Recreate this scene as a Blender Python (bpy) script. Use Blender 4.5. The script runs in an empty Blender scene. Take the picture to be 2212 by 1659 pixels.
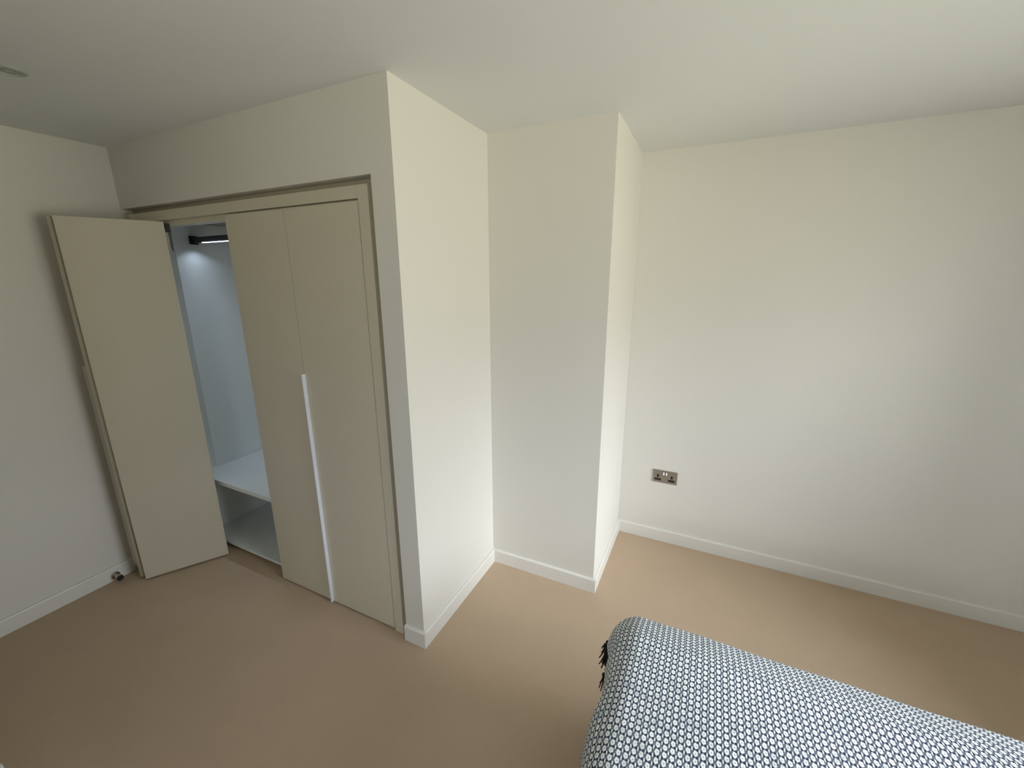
import bpy, bmesh, math, random
from mathutils import Vector, Matrix
random.seed(7)
SC = bpy.context.scene
COL = SC.collection

# ------------------------------------------------------------------ camera
FWD = Vector((-0.41973565, 0.87338411, -0.2470267)).normalized()
RGT = Vector((0.90155926, 0.43264997, -0.00221413))
RGT = (RGT - FWD * RGT.dot(FWD)).normalized()
UP = RGT.cross(FWD)
cd = bpy.data.cameras.new('camera'); cam = bpy.data.objects.new('camera', cd); COL.objects.link(cam)
cam.matrix_world = Matrix(((RGT.x, UP.x, -FWD.x, 0.0), (RGT.y, UP.y, -FWD.y, 0.0), (RGT.z, UP.z, -FWD.z, 1.7147), (0, 0, 0, 1)))
cd.sensor_fit = 'HORIZONTAL'; cd.sensor_width = 36.0; cd.lens = 36.0 * 892.44 / 2212.0
cd.clip_start = 0.02
SC.camera = cam

# ------------------------------------------------------------------ measurements (metres)
H = 2.40
XL, X1, X2, XR = -3.022, -1.0834, -0.4476, 1.819
Y1, Y2, Y3, YB = 1.2776, 1.980, 2.6425, -1.997
WY0, WY1, WZ0, WZ1 = 0.280, 2.065, 0.538, 2.058 # window opening in the right wall
VX0, VX1, VZ0, VZ1 = -0.227, 1.273, 0.895, 2.360 # second window, unseen, added behind the camera for fill light
OPX, OPZ = -1.191, 2.091                            # wardrobe opening: right edge, top
SK, ST = 0.083, 0.016                               # skirting height, thickness

# ------------------------------------------------------------------ sky and daylight
SKY_TOP, SKY_GROUND = (0.90, 0.96, 1.05, 1), (1.524,1.494,1.219, 1)
SKY_STRENGTH = 4.90
w = bpy.data.worlds.new('overcast_sky'); SC.world = w; w.use_nodes = True
nt = w.node_tree; nt.nodes.clear()
wo = nt.nodes.new('ShaderNodeOutputWorld'); bg = nt.nodes.new('ShaderNodeBackground')
tc = nt.nodes.new('ShaderNodeTexCoord'); sep = nt.nodes.new('ShaderNodeSeparateXYZ')
mr = nt.nodes.new('ShaderNodeMapRange'); mr.inputs['From Min'].default_value = -0.12; mr.inputs['From Max'].default_value = 0.12
mx = nt.nodes.new('ShaderNodeMix'); mx.data_type = 'RGBA'
mx.inputs[6].default_value = SKY_GROUND; mx.inputs[7].default_value = SKY_TOP
nt.links.new(tc.outputs['Generated'], sep.inputs[0]); nt.links.new(sep.outputs['Z'], mr.inputs['Value'])
nt.links.new(mr.outputs[0], mx.inputs[0]); nt.links.new(mx.outputs[2], bg.inputs['Color'])
# overcast sky: brighter towards the zenith
SKY_RISE = 4.05
mm_ = nt.nodes.new('ShaderNodeMath'); mm_.operation = 'MAXIMUM'; mm_.inputs[1].default_value = 0.0
ma_ = nt.nodes.new('ShaderNodeMath'); ma_.operation = 'MULTIPLY_ADD'
ma_.inputs[1].default_value = SKY_RISE * SKY_STRENGTH; ma_.inputs[2].default_value = SKY_STRENGTH
nt.links.new(sep.outputs['Z'], mm_.inputs[0]); nt.links.new(mm_.outputs[0], ma_.inputs[0]); nt.links.new(ma_.outputs[0], bg.inputs['Strength'])
nt.links.new(bg.outputs[0], wo.inputs[0])
# portal in the window opening, so that the sky is sampled through the window
ld = bpy.data.lights.new('window_portal', 'AREA'); ld.shape = 'RECTANGLE'; ld.size = WZ1 - WZ0; ld.size_y = WY1 - WY0
ld.cycles.is_portal = True
lo = bpy.data.objects.new('window_portal', ld); COL.objects.link(lo)
lo.location = (XR + 0.10, (WY0 + WY1) / 2, (WZ0 + WZ1) / 2)
lo.rotation_euler = (0, math.radians(90), 0)
if VX1 > VX0:
    l2 = bpy.data.lights.new('window_portal', 'AREA'); l2.shape = 'RECTANGLE'; l2.size = VX1 - VX0; l2.size_y = VZ1 - VZ0
    l2.cycles.is_portal = True
    o2 = bpy.data.objects.new('window_portal', l2); COL.objects.link(o2)
    o2.location = ((VX0 + VX1) / 2, YB - 0.10, (VZ0 + VZ1) / 2); o2.rotation_euler = (math.radians(90), 0, 0)
# veiled sun behind thin cloud: a broad soft beam slanting in through the window
SUN_STRENGTH, SUN_ANGLE, SUN_AZ, SUN_EL = 1.62, 22.7, -17.0, 20.6
sd = bpy.data.lights.new('veiled_sun', 'SUN'); sd.energy = SUN_STRENGTH; sd.angle = math.radians(SUN_ANGLE); sd.color = (0.93, 0.97, 1.0)
so = bpy.data.objects.new('veiled_sun', sd); COL.objects.link(so)
_a, _e = math.radians(SUN_AZ), math.radians(SUN_EL)
so.rotation_euler = Vector((math.cos(_a) * math.cos(_e), math.sin(_a) * math.cos(_e), math.sin(_e))).to_track_quat('Z', 'Y').to_euler()
SC.view_settings.view_transform = 'Standard'; SC.view_settings.look = 'None'
SC.view_settings.gamma = 1.0; SC.view_settings.use_curve_mapping = False
SC.view_settings.exposure = 0.0
try:
    SC.cycles.max_bounces = 16; SC.cycles.diffuse_bounces = 10
except Exception:
    pass


# ------------------------------------------------------------------ materials
def mat(name, col, rough=0.6, metal=0.0, bump=None, var=None, spec=0.5, emit=None):
    m = bpy.data.materials.new(name); m.use_nodes = True
    n = m.node_tree; b = n.nodes['Principled BSDF']
    b.inputs['Base Color'].default_value = (*col, 1); b.inputs['Roughness'].default_value = rough
    b.inputs['Metallic'].default_value = metal; b.inputs['Specular IOR Level'].default_value = spec
    tcn = n.nodes.new('ShaderNodeTexCoord')
    if var:                                          # var = (scale, amount)
        ns = n.nodes.new('ShaderNodeTexNoise'); ns.inputs['Scale'].default_value = var[0]; ns.inputs['Detail'].default_value = 4
        n.links.new(tcn.outputs['Object'], ns.inputs['Vector'])
        mm = n.nodes.new('ShaderNodeMix'); mm.data_type = 'RGBA'
        mm.inputs[6].default_value = (*[c * (1 - var[1]) for c in col], 1)
        mm.inputs[7].default_value = (*[min(1, c * (1 + var[1])) for c in col], 1)
        n.links.new(ns.outputs[0], mm.inputs[0]); n.links.new(mm.outputs[2], b.inputs['Base Color'])
    if bump:                                         # bump = (scale, strength, distance)
        nb = n.nodes.new('ShaderNodeTexNoise'); nb.inputs['Scale'].default_value = bump[0]; nb.inputs['Detail'].default_value = 3
        n.links.new(tcn.outputs['Object'], nb.inputs['Vector'])
        bp = n.nodes.new('ShaderNodeBump'); bp.inputs['Strength'].default_value = bump[1]; bp.inputs['Distance'].default_value = bump[2]
        n.links.new(nb.outputs[0], bp.inputs['Height']); n.links.new(bp.outputs[0], b.inputs['Normal'])
    if emit:
        b.inputs['Emission Color'].default_value = (*emit[0], 1); b.inputs['Emission Strength'].default_value = emit[1]
    return m


M = {}
M['wall'] = mat('wall_paint', (0.672,0.654,0.600), 0.75, bump=(260, 0.06, 0.001), spec=0.25)
M['bounce_cut'] = mat('bounce_cut_dark', (0.111,0.103,0.089), 0.8, bump=(260, 0.06, 0.001), spec=0.2)  # unseen front wall made dark to cut bounced light
M['ceiling'] = mat('ceiling_paint', (0.705,0.72,0.705), 0.85, bump=(200, 0.05, 0.001), spec=0.2)
M['trim'] = mat('skirting_gloss', (0.70,0.69,0.645), 0.35, spec=0.4)
M['carpet'] = mat('beige_carpet', (0.505,0.390,0.280), 0.95, bump=(420, 0.6, 0.004), var=(5.0, 0.05), spec=0.05)
M['door'] = mat('cream_lacquer', (0.555,0.515,0.405), 0.42, bump=(90, 0.03, 0.001), spec=0.35)
M['liner'] = mat('shadow_gap_lining', (0.42, 0.37, 0.28), 0.7)
M['carcass'] = mat('white_melamine', (0.72, 0.75, 0.75), 0.5, spec=0.3)
M['plinth'] = mat('tan_plinth', (0.42, 0.30, 0.14), 0.7)
M['alu'] = mat('satin_aluminium', (0.80, 0.85, 0.95), 0.4, metal=0.3)
M['steel'] = mat('brushed_steel', (0.46, 0.44, 0.40), 0.34, metal=0.9, var=(60, 0.06))
M['grey_bezel'] = mat('dull_grey_bezel', (0.42, 0.44, 0.37), 0.5, metal=0.1)
M['nickel'] = mat('satin_nickel', (0.42, 0.38, 0.33), 0.3, metal=0.9)
M['black'] = mat('black_plastic', (0.010, 0.010, 0.010), 0.5)
M['darkmetal'] = mat('dark_anodised', (0.07, 0.07, 0.075), 0.45, metal=0.6)
M['switch'] = mat('cream_switch', (0.74, 0.71, 0.64), 0.35)
M['led'] = mat('led_diffuser', (0.9, 0.9, 1.0), 0.4, emit=((0.66, 0.78, 1.0), 7.0))
M['lampglass'] = mat('unlit_lamp_glass', (0.30, 0.31, 0.26), 0.25)
M['mattress'] = mat('white_ticking', (0.78, 0.77, 0.74), 0.9, bump=(150, 0.2, 0.002))
M['divan'] = mat('grey_divan_fabric', (0.30, 0.30, 0.32), 0.95, bump=(400, 0.3, 0.002))
M['yarn'] = mat('black_yarn', (0.006, 0.006, 0.010), 0.95, bump=(500, 0.5, 0.002))
M['pvc'] = mat('white_window_frame', (0.82, 0.82, 0.82), 0.3)

gm = bpy.data.materials.new('window_glass'); gm.use_nodes = True; n = gm.node_tree; n.nodes.clear()
o_ = n.nodes.new('ShaderNodeOutputMaterial'); t_ = n.nodes.new('ShaderNodeBsdfTransparent'); g_ = n.nodes.new('ShaderNodeBsdfGlossy')
g_.inputs['Roughness'].default_value = 0.02; f_ = n.nodes.new('ShaderNodeFresnel'); s_ = n.nodes.new('ShaderNodeMixShader')
f_.inputs['IOR'].default_value = 1.45
n.links.new(f_.outputs[0], s_.inputs[0]); n.links.new(t_.outputs[0], s_.inputs[1]); n.links.new(g_.outputs[0], s_.inputs[2]); n.links.new(s_.outputs[0], o_.inputs[0])
M['glass'] = gm


def throw_material():
    """woven motif: rows of white ring-shaped flowers, a white fleck between neighbours, navy ground"""
    m = bpy.data.materials.new('navy_white_woven_throw'); m.use_nodes = True
    n = m.node_tree; L = n.links; b = n.nodes['Principled BSDF']
    b.inputs['Roughness'].default_value = 0.92; b.inputs['Specular IOR Level'].default_value = 0.1

    def math_(op, a, c=None, clamp=False):
        k = n.nodes.new('ShaderNodeMath'); k.operation = op; k.use_clamp = clamp
        for i, v in enumerate((a, c)):
            if v is None: continue
            if isinstance(v, (int, float)): k.inputs[i].default_value = v
            else: L.new(v, k.inputs[i])
        return k.outputs[0]

    def step(lo, hi, v):
        k = n.nodes.new('ShaderNodeMapRange'); k.interpolation_type = 'SMOOTHSTEP'
        k.inputs['From Min'].default_value = lo; k.inputs['From Max'].default_value = hi
        L.new(v, k.inputs['Value']); return k.outputs[0]
    uv = n.nodes.new('ShaderNodeUVMap'); uv.uv_map = 'UVMap'
    wn = n.nodes.new('ShaderNodeTexNoise'); wn.inputs['Scale'].default_value = 45; L.new(uv.outputs[0], wn.inputs['Vector'])
    wsub = n.nodes.new('ShaderNodeVectorMath'); wsub.operation = 'MULTIPLY_ADD'
    wsub.inputs[1].default_value = (0.0035, 0.0035, 0); wsub.inputs[2].default_value = (0, 0, 0)
    L.new(wn.outputs['Color'], wsub.inputs[0])
    add = n.nodes.new('ShaderNodeVectorMath'); add.operation = 'ADD'; L.new(uv.outputs[0], add.inputs[0]); L.new(wsub.outputs[0], add.inputs[1])
    sp = n.nodes.new('ShaderNodeSeparateXYZ'); L.new(add.outputs[0], sp.inputs[0])
    u = math_('DIVIDE', sp.outputs[0], 0.0172); v = math_('DIVIDE', sp.outputs[1], 0.0189)
    fu = math_('SUBTRACT', math_('FRACT', u), 0.5); fv = math_('SUBTRACT', math_('FRACT', v), 0.5)
    # flower: lobed ring
    r = math_('SQRT', math_('ADD', math_('MULTIPLY', fu, fu), math_('MULTIPLY', math_('MULTIPLY', fv, fv), 0.62)))
    ang = math_('ARCTAN2', fv, fu)
    lob = math_('MULTIPLY', math_('SINE', math_('ADD', math_('MULTIPLY', ang, 5.0), 0.9)), 0.028)
    rr = math_('ADD', r, lob)
    flower = math_('SUBTRACT', 1.0, step(0.27, 0.335, rr))
    hole = math_('SUBTRACT', 1.0, step(0.04, 0.13, r))
    # fleck between two neighbours in a row
    gu = math_('SUBTRACT', math_('FRACT', math_('ADD', u, 0.5)), 0.5)
    gv = math_('SUBTRACT', math_('FRACT', math_('ADD', v, 0.5)), 0.5)
    e = math_('SQRT', math_('ADD', math_('POWER', math_('DIVIDE', gu, 0.092), 2.0), math_('POWER', math_('DIVIDE', gv, 0.29), 2.0)))
    fleck = math_('SUBTRACT', 1.0, step(0.75, 1.15, e))
    # dark knots in the gaps
    ku = math_('SUBTRACT', math_('FRACT', math_('ADD', u, 0.5)), 0.5); kv = math_('SUBTRACT', math_('FRACT', math_('ADD', v, 0.5)), 0.5)
    ku = math_('SUBTRACT', math_('ABSOLUTE', ku), 0.27)
    kd = math_('SQRT', math_('ADD', math_('MULTIPLY', ku, ku), math_('MULTIPLY', kv, kv)))
    knot = math_('SUBTRACT', 1.0, step(0.06, 0.19, kd))
    ground = n.nodes.new('ShaderNodeMix'); ground.data_type = 'RGBA'
    ground.inputs[6].default_value = (0.135, 0.155, 0.205, 1); ground.inputs[7].default_value = (0.018, 0.022, 0.045, 1)
    L.new(knot, ground.inputs[0])
    # wear: a few motifs duller
    br = n.nodes.new('ShaderNodeTexNoise'); br.inputs['Scale'].default_value = 26; br.inputs['Detail'].default_value = 3
    L.new(uv.outputs[0], br.inputs['Vector'])
    dull = n.nodes.new('ShaderNodeMapRange'); dull.inputs['From Min'].default_value = 0.35; dull.inputs['From Max'].default_value = 0.5
    dull.inputs['To Min'].default_value = 0.72; dull.inputs['To Max'].default_value = 1.0; L.new(br.outputs[0], dull.inputs['Value'])
    mask = math_('MULTIPLY', math_('MAXIMUM', math_('MULTIPLY', flower, math_('SUBTRACT', 1.0, math_('MULTIPLY', hole, 0.6))), fleck), dull.outputs[0])
    mixc = n.nodes.new('ShaderNodeMix'); mixc.data_type = 'RGBA'
    mixc.inputs[7].default_value = (0.88, 0.93, 0.92, 1); L.new(ground.outputs[2], mixc.inputs[6])
    L.new(mask, mixc.inputs[0]); L.new(mixc.outputs[2], b.inputs['Base Color'])
    bp = n.nodes.new('ShaderNodeBump'); bp.inputs['Strength'].default_value = 0.5; bp.inputs['Distance'].default_value = 0.0015
    L.new(mask, bp.inputs['Height']); L.new(bp.outputs[0], b.inputs['Normal'])
    return m


M['throw'] = throw_material()


# ------------------------------------------------------------------ helpers
def link(name, bm, m, parent=None, smooth=False, bevel=0.0):
    if bevel:
        bmesh.ops.bevel(bm, geom=[e for e in bm.edges if e.is_manifold and e.calc_face_angle(0) > 0.5], offset=bevel, segments=2, profile=0.5, affect='EDGES')
    bmesh.ops.recalc_face_normals(bm, faces=bm.faces)
    me = bpy.data.meshes.new(name); bm.to_mesh(me); bm.free()
    for p in me.polygons: p.use_smooth = smooth
    me.materials.append(M[m] if isinstance(m, str) else m)
    o = bpy.data.objects.new(name, me); COL.objects.link(o)
    if parent: o.parent = parent
    return o


def box(bm, x0, x1, y0, y1, z0, z1):
    vs = [bm.verts.new((x, y, z)) for x in (x0, x1) for y in (y0, y1) for z in (z0, z1)]
    for f in ((0, 1, 3, 2), (4, 6, 7, 5), (0, 4, 5, 1), (2, 3, 7, 6), (0, 2, 6, 4), (1, 5, 7, 3)):
        bm.faces.new([vs[i] for i in f])
    return bm


def B(*a):
    return box(bmesh.new(), *a)


def prism(pts, z0, z1, bm=None):
    bm = bm or bmesh.new()
    a = [bm.verts.new((x, y, z0)) for x, y in pts]; b = [bm.verts.new((x, y, z1)) for x, y in pts]
    k = len(pts)
    bm.faces.new(a[::-1]); bm.faces.new(b)
    for i in range(k): bm.faces.new((a[i], a[(i + 1) % k], b[(i + 1) % k], b[i]))
    return bm


def lathe(prof, seg=40, bm=None, mtx=None):
    """prof: (radius, z) pairs, closed with caps where the radius is not zero"""
    bm = bm or bmesh.new(); rings = []
    for r, z in prof:
        rings.append([bm.verts.new(Vector((r * math.cos(2 * math.pi * i / seg), r * math.sin(2 * math.pi * i / seg), z))) for i in range(seg)] if r > 1e-6 else [bm.verts.new((0, 0, z))])
    for a, b in zip(rings, rings[1:]):
        for i in range(seg):
            j = (i + 1) % seg
            q = [a[i % len(a)], a[j % len(a)], b[j % len(b)], b[i % len(b)]]
            q = list(dict.fromkeys(q))
            if len(q) > 2: bm.faces.new(q)
    if len(rings[0]) > 1: bm.faces.new(rings[0][::-1])
    if len(rings[-1]) > 1: bm.faces.new(rings[-1])
    if mtx: bmesh.ops.transform(bm, matrix=mtx, verts=bm.verts)
    return bm


def empty(name, loc, label, cat, rz=0.0, group=None):
    o = bpy.data.objects.new(name, None); COL.objects.link(o); o.location = loc; o.rotation_euler = (0, 0, rz)
    o.empty_display_size = 0.1
    o['label'] = label; o['category'] = cat
    if group: o['group'] = group
    return o


def tag(o, label, cat, group=None):
    o['label'] = label; o['category'] = cat
    if group: o['group'] = group
    return o


def structure(name, bm, m, label, cat, bevel=0.0, smooth=False):
    o = link(name, bm, m, bevel=bevel, smooth=smooth); o['kind'] = 'structure'; o['label'] = label; o['category'] = cat
    return o


# ------------------------------------------------------------------ room shell
T = 0.25
structure('floor', B(XL - T, XR + T, YB - T, Y3 + T, -0.12, 0.0), 'carpet', 'beige cut pile carpet covering the whole bedroom floor', 'floor')
structure('ceiling', B(XL - T, XR + T, YB - T, Y3 + T, H, H + 0.15), 'ceiling', 'plain matt white ceiling over the room', 'ceiling')
structure('wall_left', B(XL - T, XL, YB - T, Y3 + T, 0, H), 'wall', 'dim white wall at left behind the open wardrobe leaf', 'wall')
structure('wall_back', B(XL - T, XR + T, Y3, Y3 + T, 0, H), 'wall', 'long white wall at right carrying the power socket', 'wall')
bm = bmesh.new()
if VX1 > VX0:
    box(bm, XL - T, VX0, YB - T, YB, 0, H); box(bm, VX1, XR + T, YB - T, YB, 0, H)
    box(bm, VX0, VX1, YB - T, YB, 0, VZ0); box(bm, VX0, VX1, YB - T, YB, VZ1, H)
else:
    box(bm, XL - T, XR + T, YB - T, YB, 0, H)
structure('wall_front', bm, 'bounce_cut', 'unseen wall behind the camera facing the wardrobe, darkened to cut bounced light', 'wall')
# wall with the wardrobe opening (thin partition) - pier at the right, lintel over the opening
bm = bmesh.new()
WT = 0.10
pts = [(XL, H), (X1, H), (X1, 0), (OPX, 0), (OPX, OPZ), (XL, OPZ)]
fa = [bm.verts.new((x, Y1, z)) for x, z in pts]; fb = [bm.verts.new((x, Y1 + WT, z)) for x, z in pts]
bm.faces.new(fa); bm.faces.new(fb[::-1])
for i in range(6): bm.faces.new((fa[i], fb[i], fb[(i + 1) % 6], fa[(i + 1) % 6]))
structure('wall_wardrobe', bm, 'wall', 'white wall with the opening for the built in wardrobe', 'wall')
structure('wall_return', B(X1 - 0.10, X1, Y1 + WT, Y2 + 0.02, 0, H), 'wall', 'bright white side wall of the wardrobe niche facing the window', 'wall')
structure('wall_column', B(X1 - 0.10, X2, Y2, Y3, 0, H), 'wall', 'white boxed column between wardrobe side and long wall', 'wall', bevel=0.0015)
# near corner of the entrance at lower left
EX, EY = -2.07, 0.176
structure('wall_entrance', B(XL, EX, YB, EY, 0, H), 'wall', 'white entrance wall whose corner just enters at lower left', 'wall')
# right wall with the window opening
bm = bmesh.new()
box(bm, XR, XR + T, YB, WY0, 0, H); box(bm, XR, XR + T, WY1, Y3, 0, H)
box(bm, XR, XR + T, WY0, WY1, 0, WZ0); box(bm, XR, XR + T, WY0, WY1, WZ1, H)
structure('wall_right', bm, 'wall', 'white wall with the bedroom window beyond the right edge', 'wall')


def skirting(name, p, q, nrm, label, e0=0.0, e1=0.0):
    """board from p to q along a wall face, standing out along nrm; e0/e1 lengthen its ends"""
    p, q, nrm = Vector((*p, 0)), Vector((*q, 0)), Vector((*nrm, 0)); d = (q - p).normalized()
    p = p - d * e0; q = q + d * e1
    prof = [(0, 0), (ST, 0), (ST, SK - 0.006), (ST - 0.0015, SK - 0.0025), (ST - 0.005, SK), (0, SK)]
    bm = bmesh.new(); ends = []
    for c in (p, q):
        ends.append([bm.verts.new(c + nrm * a + Vector((0, 0, z))) for a, z in prof])
    k = len(prof)
    bm.faces.new(ends[0]); bm.faces.new(ends[1][::-1])
    for i in range(k): bm.faces.new((ends[0][i], ends[1][i], ends[1][(i + 1) % k], ends[0][(i + 1) % k]))
    return structure(name, bm, 'trim', label, 'skirting')


skirting('baseboard_left', (XL, EY + ST), (XL, Y1 - 0.001), (1, 0), 'white skirting along the dim left wall')
skirting('baseboard_wardrobe', (OPX, Y1), (X1, Y1), (0, -1), 'short white skirting piece beside the wardrobe frame', 0, ST)
skirting('baseboard_return', (X1, Y1), (X1, Y2 - ST), (1, 0), 'white skirting along the bright wall beside the wardrobe')
skirting('baseboard_column', (X1, Y2), (X2, Y2), (0, -1), 'white skirting across the front of the column', 0, ST)
skirting('baseboard_column_side', (X2, Y2), (X2, Y3 - ST), (1, 0), 'white skirting on the narrow side of the column')
skirting('baseboard_back', (X2, Y3), (XR, Y3), (0, -1), 'long white skirting under the power socket wall')
skirting('baseboard_entrance', (EX, YB), (EX, EY), (1, 0), 'white skirting end at the lower left corner', 0, ST)
skirting('baseboard_right', (XR, Y3 - ST), (XR, YB), (-1, 0), 'white skirting below the window')

# window (outside the frame; it lights the room)
wf = bmesh.new(); fw = 0.06; xa, xb = XR + 0.12, XR + 0.18
box(wf, xa, xb, WY0, WY0 + fw, WZ0, WZ1); box(wf, xa, xb, WY1 - fw, WY1, WZ0, WZ1)
box(wf, xa, xb, WY0 + fw, WY1 - fw, WZ0, WZ0 + fw); box(wf, xa, xb, WY0 + fw, WY1 - fw, WZ1 - fw, WZ1)
ym = (WY0 + WY1) / 2; box(wf, xa, xb, ym - 0.03, ym + 0.03, WZ0 + fw, WZ1 - fw)
win = structure('window_1', wf, 'pvc', 'white framed two pane window lighting the bedroom', 'window')
for a, b in ((WY0 + fw, ym - 0.03), (ym + 0.03, WY1 - fw)):
    link('pane', B(xa + 0.025, xa + 0.031, a, b, WZ0 + fw, WZ1 - fw), 'glass', win)
link('window_sill', B(XR - 0.03, XR + 0.12, WY0, WY1, WZ0 - 0.0, WZ0 + 0.02), 'pvc', win, bevel=0.004)

wf = bmesh.new(); ya, yb = YB - 0.18, YB - 0.12
box(wf, VX0, VX0 + fw, ya, yb, VZ0, VZ1); box(wf, VX1 - fw, VX1, ya, yb, VZ0, VZ1)
box(wf, VX0 + fw, VX1 - fw, ya, yb, VZ0, VZ0 + fw); box(wf, VX0 + fw, VX1 - fw, ya, yb, VZ1 - fw, VZ1)
fill_win = structure('added_fill_window', wf, 'pvc', 'white framed window added unseen in the wall behind the camera as fill light', 'window')
link('pane', B(VX0 + fw, VX1 - fw, ya + 0.025, ya + 0.031, VZ0 + fw, VZ1 - fw), 'glass', fill_win)

# ------------------------------------------------------------------ built-in wardrobe
wd = empty('wardrobe', (0, 0, 0), 'cream built in wardrobe with folding doors, left pair folded open and interior lit', 'wardrobe')
YF = Y1 + 0.009                                     # plane of frame and doors
FD = 0.022                                          # leaf thickness
# frame: right post, left post, header, track behind the header, dark lining round them
link('frame_post', B(-1.2728, -1.2199, YF, YF + 0.045, 0, 2.0625), 'door', wd, bevel=0.0015)
link('frame_post', B(XL + 0.006, XL + 0.056, YF, YF + 0.045, 0, 2.0625), 'door', wd, bevel=0.0015)
link('header', B(XL + 0.057, -1.2742, YF + 0.001, YF + 0.045, 2.0155, 2.0625), 'door', wd, bevel=0.0015)
link('door_track', B(XL + 0.057, -1.2742, YF + 0.026, YF + 0.075, 1.990, 2.0155), 'door', wd, bevel=0.001)
bm = bmesh.new()
box(bm, XL + 0.001, OPX - 0.001, YF + 0.046, YF + 0.075, 2.0165, OPZ - 0.001)
box(bm, -1.2735, OPX - 0.001, YF + 0.046, YF + 0.075, 0, 2.0160)
box(bm, XL + 0.001, XL + 0.060, YF + 0.046, YF + 0.075, 0, 2.0160)
link('frame_lining', bm, 'liner', wd)
# carcass
IY0, IY1 = 1.385, 1.895
SX = -2.90                                           # inner face of the left side panel
link('side_panel', prism([(XL + 0.004, 1.398), (-2.935, 1.398), (SX, 1.447), (SX, IY1), (XL + 0.004, IY1)], 0.068, 2.045), 'carcass', wd)  # front corner angled to catch light on the pale strip
link('side_panel', B(-1.215, -1.197, IY0, IY1, 0.068, 2.045), 'carcass', wd)
link('side_panel', B(-2.115, -2.095, IY0, IY1, 0.068, 2.045), 'carcass', wd)
link('back_panel', B(XL + 0.004, -1.197, IY1 + 0.001, IY1 + 0.013, 0.0, 2.07), 'carcass', wd)
link('top_panel', B(XL + 0.004, -1.197, IY0, IY1, 2.046, 2.064), 'liner', wd)  # darker than the carcass: shade under the top put into its colour
link('shelf', B(XL + 0.004, -2.116, 1.328, IY1, 0.467, 0.492), 'carcass', wd, bevel=0.001)
link('shelf', B(XL + 0.004, -2.116, 1.322, IY1, 0.050, 0.067), 'carcass', wd, bevel=0.001)
link('shelf', B(-2.094, -1.216, IY0, IY1, 0.467, 0.492), 'carcass', wd, bevel=0.001)
link('shelf', B(-2.094, -1.216, IY0, IY1, 0.050, 0.067), 'carcass', wd, bevel=0.001)
link('plinth', B(XL + 0.004, -1.197, 1.37, 1.384, 0.001, 0.049), 'plinth', wd)
# hanging rail with light strip
RZ = 1.945
rail = link('hanging_rail', B(SX + 0.002, -2.118, 1.540, 1.566, RZ - 0.016, RZ + 0.016), 'darkmetal', wd, bevel=0.003)
link('rail_bracket', B(SX + 0.0005, SX + 0.014, 1.530, 1.574, RZ - 0.024, RZ + 0.024), 'black', wd, bevel=0.003)
led = link('light_strip', B(-2.785, -2.13, 1.5365, 1.546, RZ - 0.0195, RZ - 0.0165), 'led', rail)
led['label'] = 'glowing bluish white light strip'
for k in range(2):
    al = bpy.data.lights.new('wardrobe_strip_light', 'AREA'); al.shape = 'RECTANGLE'
    al.size = 0.60 if k == 0 else 0.05; al.size_y = 0.010; al.energy = 0.80 if k == 0 else 0.15
    al.color = (0.70, 0.84, 1.0); al.spread = math.radians(92 if k == 0 else 122)
    ao = bpy.data.objects.new('wardrobe_strip_light', al); COL.objects.link(ao); ao.parent = rail
    ao.location = (-2.47 if k == 0 else -2.815, 1.541, RZ - 0.021); ao.rotation_euler = (0, 0, 0)


ZH = 1.283                                           # top of the pull profiles


def leaf(w_):
    """one door leaf from x=0 to x=w_, front face at y=0 looking along -y"""
    return B(0, w_, 0, FD, 0.012, 2.007)


def door(hx, hy, ang, w_, handle_at=None):
    d = link('door', leaf(w_), 'door', wd, bevel=0.0008)
    d.location = (hx, hy, 0); d.rotation_euler = (0, 0, ang)
    if handle_at is not None:
        x0, x1 = (0.0002, 0.0034) if handle_at == 0 else (w_ - 0.0034, w_ - 0.0002)
        h = link('handle', B(x0, x1, -0.0185, -0.0003, 0.014, ZH), 'alu', d, bevel=0.0006); h['label'] = 'slim metal pull fin standing out from the leaf edge'
    return d


# closed pair: boundaries at -2.1164, -1.702, -1.2728
door(-2.1150, YF, 0, 0.4115)
door(-1.7010, YF, 0, 0.4245, 0)
# folded pair: leaf against the left jamb, then the leaf that faces the camera
def door_between(p, q, w_, **k):
    a = math.atan2(q[1] - p[1], q[0] - p[0]); return door(p[0], p[1], a, w_, **k)
# visible leaf: front face towards the camera side; local x runs fold -> opening
P_FOLD, P_IN = (-2.833, 0.932), (-2.632, 1.283)
W2 = math.dist(P_FOLD, P_IN)
d2 = door_between(P_FOLD, P_IN, W2)
# hinged leaf: its front face looks at the left wall; local x runs jamb -> fold
P_J = (-2.990, 1.272)
P_F2 = (-2.887, 0.929)
W1 = math.dist(P_J, P_F2)
# local x runs fold -> jamb reversed, so that local -y (the front) looks towards the left wall
a1 = math.atan2(P_J[1] - P_F2[1], P_J[0] - P_F2[0])
d1 = link('door', box(bmesh.new(), 0, W1, -FD, 0, 0.012, 2.007), 'door', wd, bevel=0.0008)
d1.location = (P_F2[0], P_F2[1], 0); d1.rotation_euler = (0, 0, a1)
h = link('handle', B(0.0002, 0.0034, 0.0003, 0.022, 0.014, ZH), 'nickel', d1, bevel=0.0006)  # darker metal than the lit fin: its shade put into the colour
h['label'] = 'slim metal pull fin in the shade behind the fold'
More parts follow.
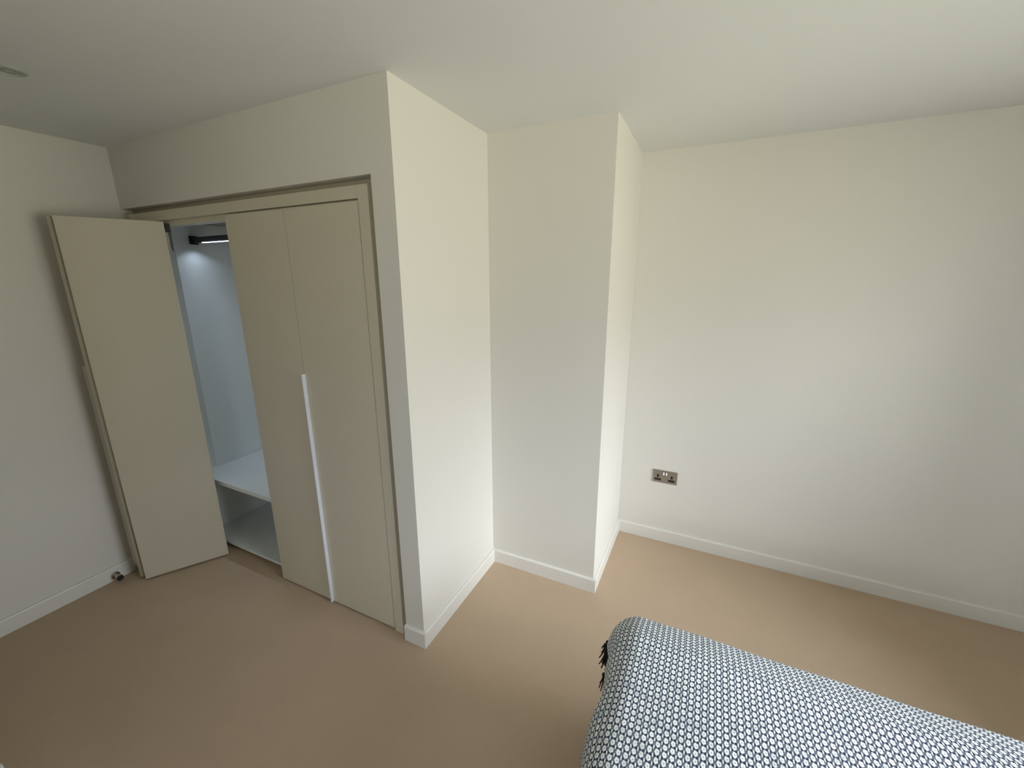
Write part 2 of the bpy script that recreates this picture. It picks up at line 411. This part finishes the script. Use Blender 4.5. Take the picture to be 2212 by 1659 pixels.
# top pivot and guide of the visible leaf
g = link('pivot_guide', B(-0.012, 0.010, -0.010, 0.012, 1.958, 2.002), 'black', d2, bevel=0.003)
g.location = (W2 + 0.012, 0.030, 0); g['label'] = 'black plastic track guide'
g2 = link('pivot_bracket', B(-0.001, 0.008, -0.004, 0.002, 1.864, 1.959), 'darkmetal', d2, bevel=0.001)
g2.location = (W2 + 0.012, 0.030, 0)
g3 = link('hinge', B(-0.024, 0.001, -0.003, 0.0, 1.868, 1.955), 'nickel', d2)
g3.location = (W2 + 0.008, 0.030, 0)

# ------------------------------------------------------------------ power socket on the long wall
sk = empty('wall_socket', (-0.1675, Y3, 0.4645), 'brushed steel double power socket low on the long wall', 'socket')
link('faceplate', B(-0.0745, 0.0745, -0.006, -0.0005, -0.043, 0.043), 'steel', sk, bevel=0.0015)
for cx in (-0.043, 0.041):
    link('earth_slot', B(cx - 0.0055, cx + 0.0065, -0.0068, -0.0055, -0.008, 0.012), 'black', sk, bevel=0.0003)
    link('pin_slot', B(cx - 0.020, cx + 0.020, -0.0068, -0.0055, -0.029, -0.0145), 'black', sk, bevel=0.0003)
link('switch_surround', B(-0.0165, 0.0165, -0.0068, -0.0055, 0.006, 0.035), 'black', sk, bevel=0.0003)
for cx in (-0.0083, 0.0083):
    bm = bmesh.new()
    vs = []
    prof = [(-0.0065, 0.008), (-0.0105, 0.012), (-0.0085, 0.0215), (-0.0075, 0.033), (-0.0065, 0.033)]
    aa = [bm.verts.new((cx - 0.0057, y, z)) for y, z in prof]; bb = [bm.verts.new((cx + 0.0057, y, z)) for y, z in prof]
    bm.faces.new(aa); bm.faces.new(bb[::-1])
    for i in range(5): bm.faces.new((aa[i], bb[i], bb[(i + 1) % 5], aa[(i + 1) % 5]))
    link('switch', bm, 'switch', sk)

# ------------------------------------------------------------------ door stop on the left skirting
ds = empty('door_stop', (XL + ST, 0.862, 0.032), 'small round metal door stop with black rubber tip on the left skirting', 'door stop')
R90 = Matrix.Rotation(math.radians(90), 4, 'Y') @ Matrix.Scale(1.15, 4)
link('flange', lathe([(0.0175, 0.0), (0.0175, 0.006), (0.013, 0.010), (0.0, 0.010)], 28, mtx=R90), 'nickel', ds, smooth=False)
link('shaft', lathe([(0.0105, 0.009), (0.0095, 0.014), (0.0105, 0.030), (0.0145, 0.036), (0.0145, 0.050), (0.0, 0.050)], 28, mtx=R90), 'nickel', ds)
link('rubber_tip', lathe([(0.0125, 0.050), (0.0125, 0.056), (0.009, 0.061), (0.0, 0.061)], 28, mtx=R90), 'black', ds)

# ------------------------------------------------------------------ recessed downlight
dl = empty('ceiling_downlight', (-2.222, 0.718, H), 'small round recessed downlight, switched off, in the ceiling at upper left', 'downlight')
link('bezel', lathe([(0.030, -0.0005), (0.044, -0.0005), (0.044, -0.003), (0.040, -0.006), (0.034, -0.007), (0.030, -0.004)], 44), 'grey_bezel', dl, smooth=False)
link('lamp', lathe([(0.0, -0.0025), (0.020, -0.0045), (0.026, -0.0030), (0.0295, -0.0008)], 36), 'lampglass', dl, smooth=True)

# ------------------------------------------------------------------ bed
BX0, BX1, BY0, BY1 = -0.115, 1.235, -0.92, 1.275
bed = empty('bed', ((BX0 + BX1) / 2, (BY0 + BY1) / 2, 0), 'double bed under the patterned throw at lower right', 'bed')
off = Vector((-(BX0 + BX1) / 2, -(BY0 + BY1) / 2, 0))


def bedpart(name, bm, m, bevel=0.0, smooth=False):
    bmesh.ops.translate(bm, vec=off, verts=bm.verts); return link(name, bm, m, bed, bevel=bevel, smooth=smooth)


bedpart('bed_base', B(BX0, BX1, BY0, BY1, 0.10, 0.32), 'divan', bevel=0.012)
bedpart('mattress', B(BX0, BX1, BY0, BY1, 0.321, 0.545), 'mattress', bevel=0.045, smooth=True)
bedpart('headboard', B(BX0 - 0.02, BX1 + 0.02, BY0 - 0.065, BY0 - 0.005, 0.10, 1.05), 'divan', bevel=0.015)
for lx in (BX0 + 0.08, BX1 - 0.08):
    for ly in (BY0 + 0.08, BY1 - 0.08):
        bedpart('leg', lathe([(0.020, 0.0), (0.027, 0.099), (0.0, 0.099)], 20, mtx=Matrix.Translation((lx, ly, 0.0005))), 'black')

# throw: draped sheet; (s, t) are cloth coordinates, kept as UV so that the weave stays undistorted
ZT = 0.580
CX, CY = -0.095, 1.165                               # where the top starts to roll off at the foot and at the far side


def prof_foot(d):
    R = 0.088
    if d <= 0: return 0.0, 0.0
    th = min(d / R, math.radians(80))
    o, dr = R * math.sin(th), R * (1 - math.cos(th)); rest = d - R * th
    if rest > 0: o += rest * math.cos(math.radians(80)); dr += rest * math.sin(math.radians(80))
    return o, dr


def prof_far(d):
    if d <= 0: return 0.0, 0.0
    # gentle duvet shoulder, then a tighter roll over the mattress edge
    o = dr = 0.0; step_ = 0.004; s_ = 0.0
    while s_ < d:
        h_ = min(step_, d - s_)
        if s_ < 0.03: a = math.radians(16) * s_ / 0.03
        elif s_ < 0.14: a = math.radians(16) + math.radians(8) * (s_ - 0.03) / 0.11
        elif s_ < 0.24: a = math.radians(24) + math.radians(62) * (s_ - 0.14) / 0.10
        else: a = math.radians(86)
        o += h_ * math.cos(a); dr += h_ * math.sin(a); s_ += h_
    return o, dr


_pf = [prof_far(i * 0.004) for i in range(160)]


def pfar(d):
    if d <= 0: return 0.0, 0.0
    k = d / 0.004; i = min(int(k), 158); f = k - i
    return tuple(_pf[i][j] * (1 - f) + _pf[i + 1][j] * f for j in (0, 1))


def drape(s, t):
    dx, dy, dn = CX - s, t - CY, -1.0
    if dy > 0 and dx > 0:
        r = math.hypot(dx, dy); th = math.atan2(dy, dx) / (math.pi / 2)
        a, b = prof_foot(r), pfar(r)
        wgt = th * th * (3 - 2 * th)
        o, dr = a[0] * (1 - wgt) + b[0] * wgt, a[1] * (1 - wgt) + b[1] * wgt
        o += 0.018 * math.sin(th * math.pi) * min(1, dr / 0.08)
        x, y, z = CX - o * dx / r, CY + o * dy / r, ZT - dr
    else:
        x, y, z = s, t, ZT
        if dx > 0:
            o, dr = prof_foot(dx); x = CX - o - 0.006 * math.sin(t * 23) * min(1, dr / 0.08); z -= dr
        if dy > 0:
            o, dr = pfar(dy); y = CY + o + 0.005 * math.sin(s * 17) * min(1, dr / 0.15); z -= dr
        if dn > 0:
            o, dr = prof_foot(dn); y = BY0 - o; z -= dr
    # soft creases in the cloth on top
    top = max(0.0, 1 - (ZT - z) / 0.10)
    z += top * (0.0035 * math.sin(7.5 * s + 4.0 * t) * math.sin(5.0 * t - 2.2 * s)
                + 0.0030 * math.exp(-((t - CY + 0.005 + 0.012 * math.sin(4 * s)) / 0.016) ** 2)
                + 0.0050 * math.exp(-(((t - 0.86) + 0.45 * (s + 0.05)) / 0.022) ** 2) * max(0, 1 - abs(s + 0.05) / 0.22)
                + 0.0030 * math.exp(-(((t - 0.99) + 0.22 * (s - 0.30)) / 0.020) ** 2) * max(0, 1 - abs(s - 0.30) / 0.30))
    return x, y, z


S0, S1, T0, T1 = CX - 0.185, BX1 - 0.012, BY0 + 0.55, CY + 0.42
NS, NT = 190, 210
bm = bmesh.new(); uvl = bm.loops.layers.uv.new('UVMap')
grid = []; par = {}
for i in range(NS + 1):
    row = []
    for j in range(NT + 1):
        s, t = S0 + (S1 - S0) * i / NS, T0 + (T1 - T0) * j / NT
        v = bm.verts.new(drape(s, t)); par[v] = (s, t); row.append(v)
    grid.append(row)
for i in range(NS):
    for j in range(NT):
        f = bm.faces.new((grid[i][j], grid[i + 1][j], grid[i + 1][j + 1], grid[i][j + 1])); f.smooth = True
        for lp in f.loops: lp[uvl].uv = par[lp.vert]
me = bpy.data.meshes.new('throw_blanket'); bm.to_mesh(me); bm.free(); me.materials.append(M['throw'])
throw = bpy.data.objects.new('throw_blanket', me); COL.objects.link(throw)
sm = throw.modifiers.new('thickness', 'SOLIDIFY'); sm.thickness = 0.004; sm.offset = 0
tag(throw, 'navy and white woven throw with small ring motifs and black tassels, spread over the bed', 'blanket')


def tassel_mesh(seed):
    rnd = random.Random(seed); bm = bmesh.new()
    lathe([(0.0, 0.004), (0.005, 0.002), (0.0065, -0.004), (0.004, -0.010), (0.0, -0.011)], 10, bm)
    for k in range(9):
        a = 2 * math.pi * k / 9 + rnd.uniform(-.3, .3); ln = rnd.uniform(0.034, 0.050); sp = rnd.uniform(0.006, 0.016)
        cu = rnd.uniform(-0.006, 0.006); rings = []
        for q in range(6):
            u = q / 5; r = 0.0024 * (1 - 0.35 * u)
            c = Vector((math.cos(a) * (0.002 + sp * u ** 1.3) + cu * math.sin(u * 3), math.sin(a) * (0.002 + sp * u ** 1.3), -0.008 - ln * u))
            rings.append([bm.verts.new(c + Vector((r * math.cos(m_ * math.pi / 2), r * math.sin(m_ * math.pi / 2), 0))) for m_ in range(4)])
        for p_, q_ in zip(rings, rings[1:]):
            for m_ in range(4): bm.faces.new((p_[m_], p_[(m_ + 1) % 4], q_[(m_ + 1) % 4], q_[m_]))
        bm.faces.new(rings[0][::-1]); bm.faces.new(rings[-1])
    me = bpy.data.meshes.new('tassel'); bmesh.ops.recalc_face_normals(bm, faces=bm.faces); bm.to_mesh(me); bm.free()
    me.materials.append(M['yarn']); return me


tms = [tassel_mesh(k) for k in range(4)]
tt = T1 - 0.012; k = 0
while tt > T0 + 0.01:
    p = drape(S0, tt)
    o = bpy.data.objects.new('tassel', tms[k % 4]); COL.objects.link(o); o.parent = throw
    corner = abs(p[1] - 1.225) < 0.022
    tuck = 0.004 if p[1] > 1.10 else -0.010
    o.location = (p[0] - tuck, p[1], p[2]); sc_ = 1.6 if corner else 1.0
    o.scale = (sc_, sc_, 1.15 if corner else 1.0)
    o.rotation_euler = (random.uniform(-.1, .1), random.uniform(0.1, 0.35) if p[1] > 1.10 else 0.0, random.uniform(0, 6.2))
    tt -= 0.042; k += 1
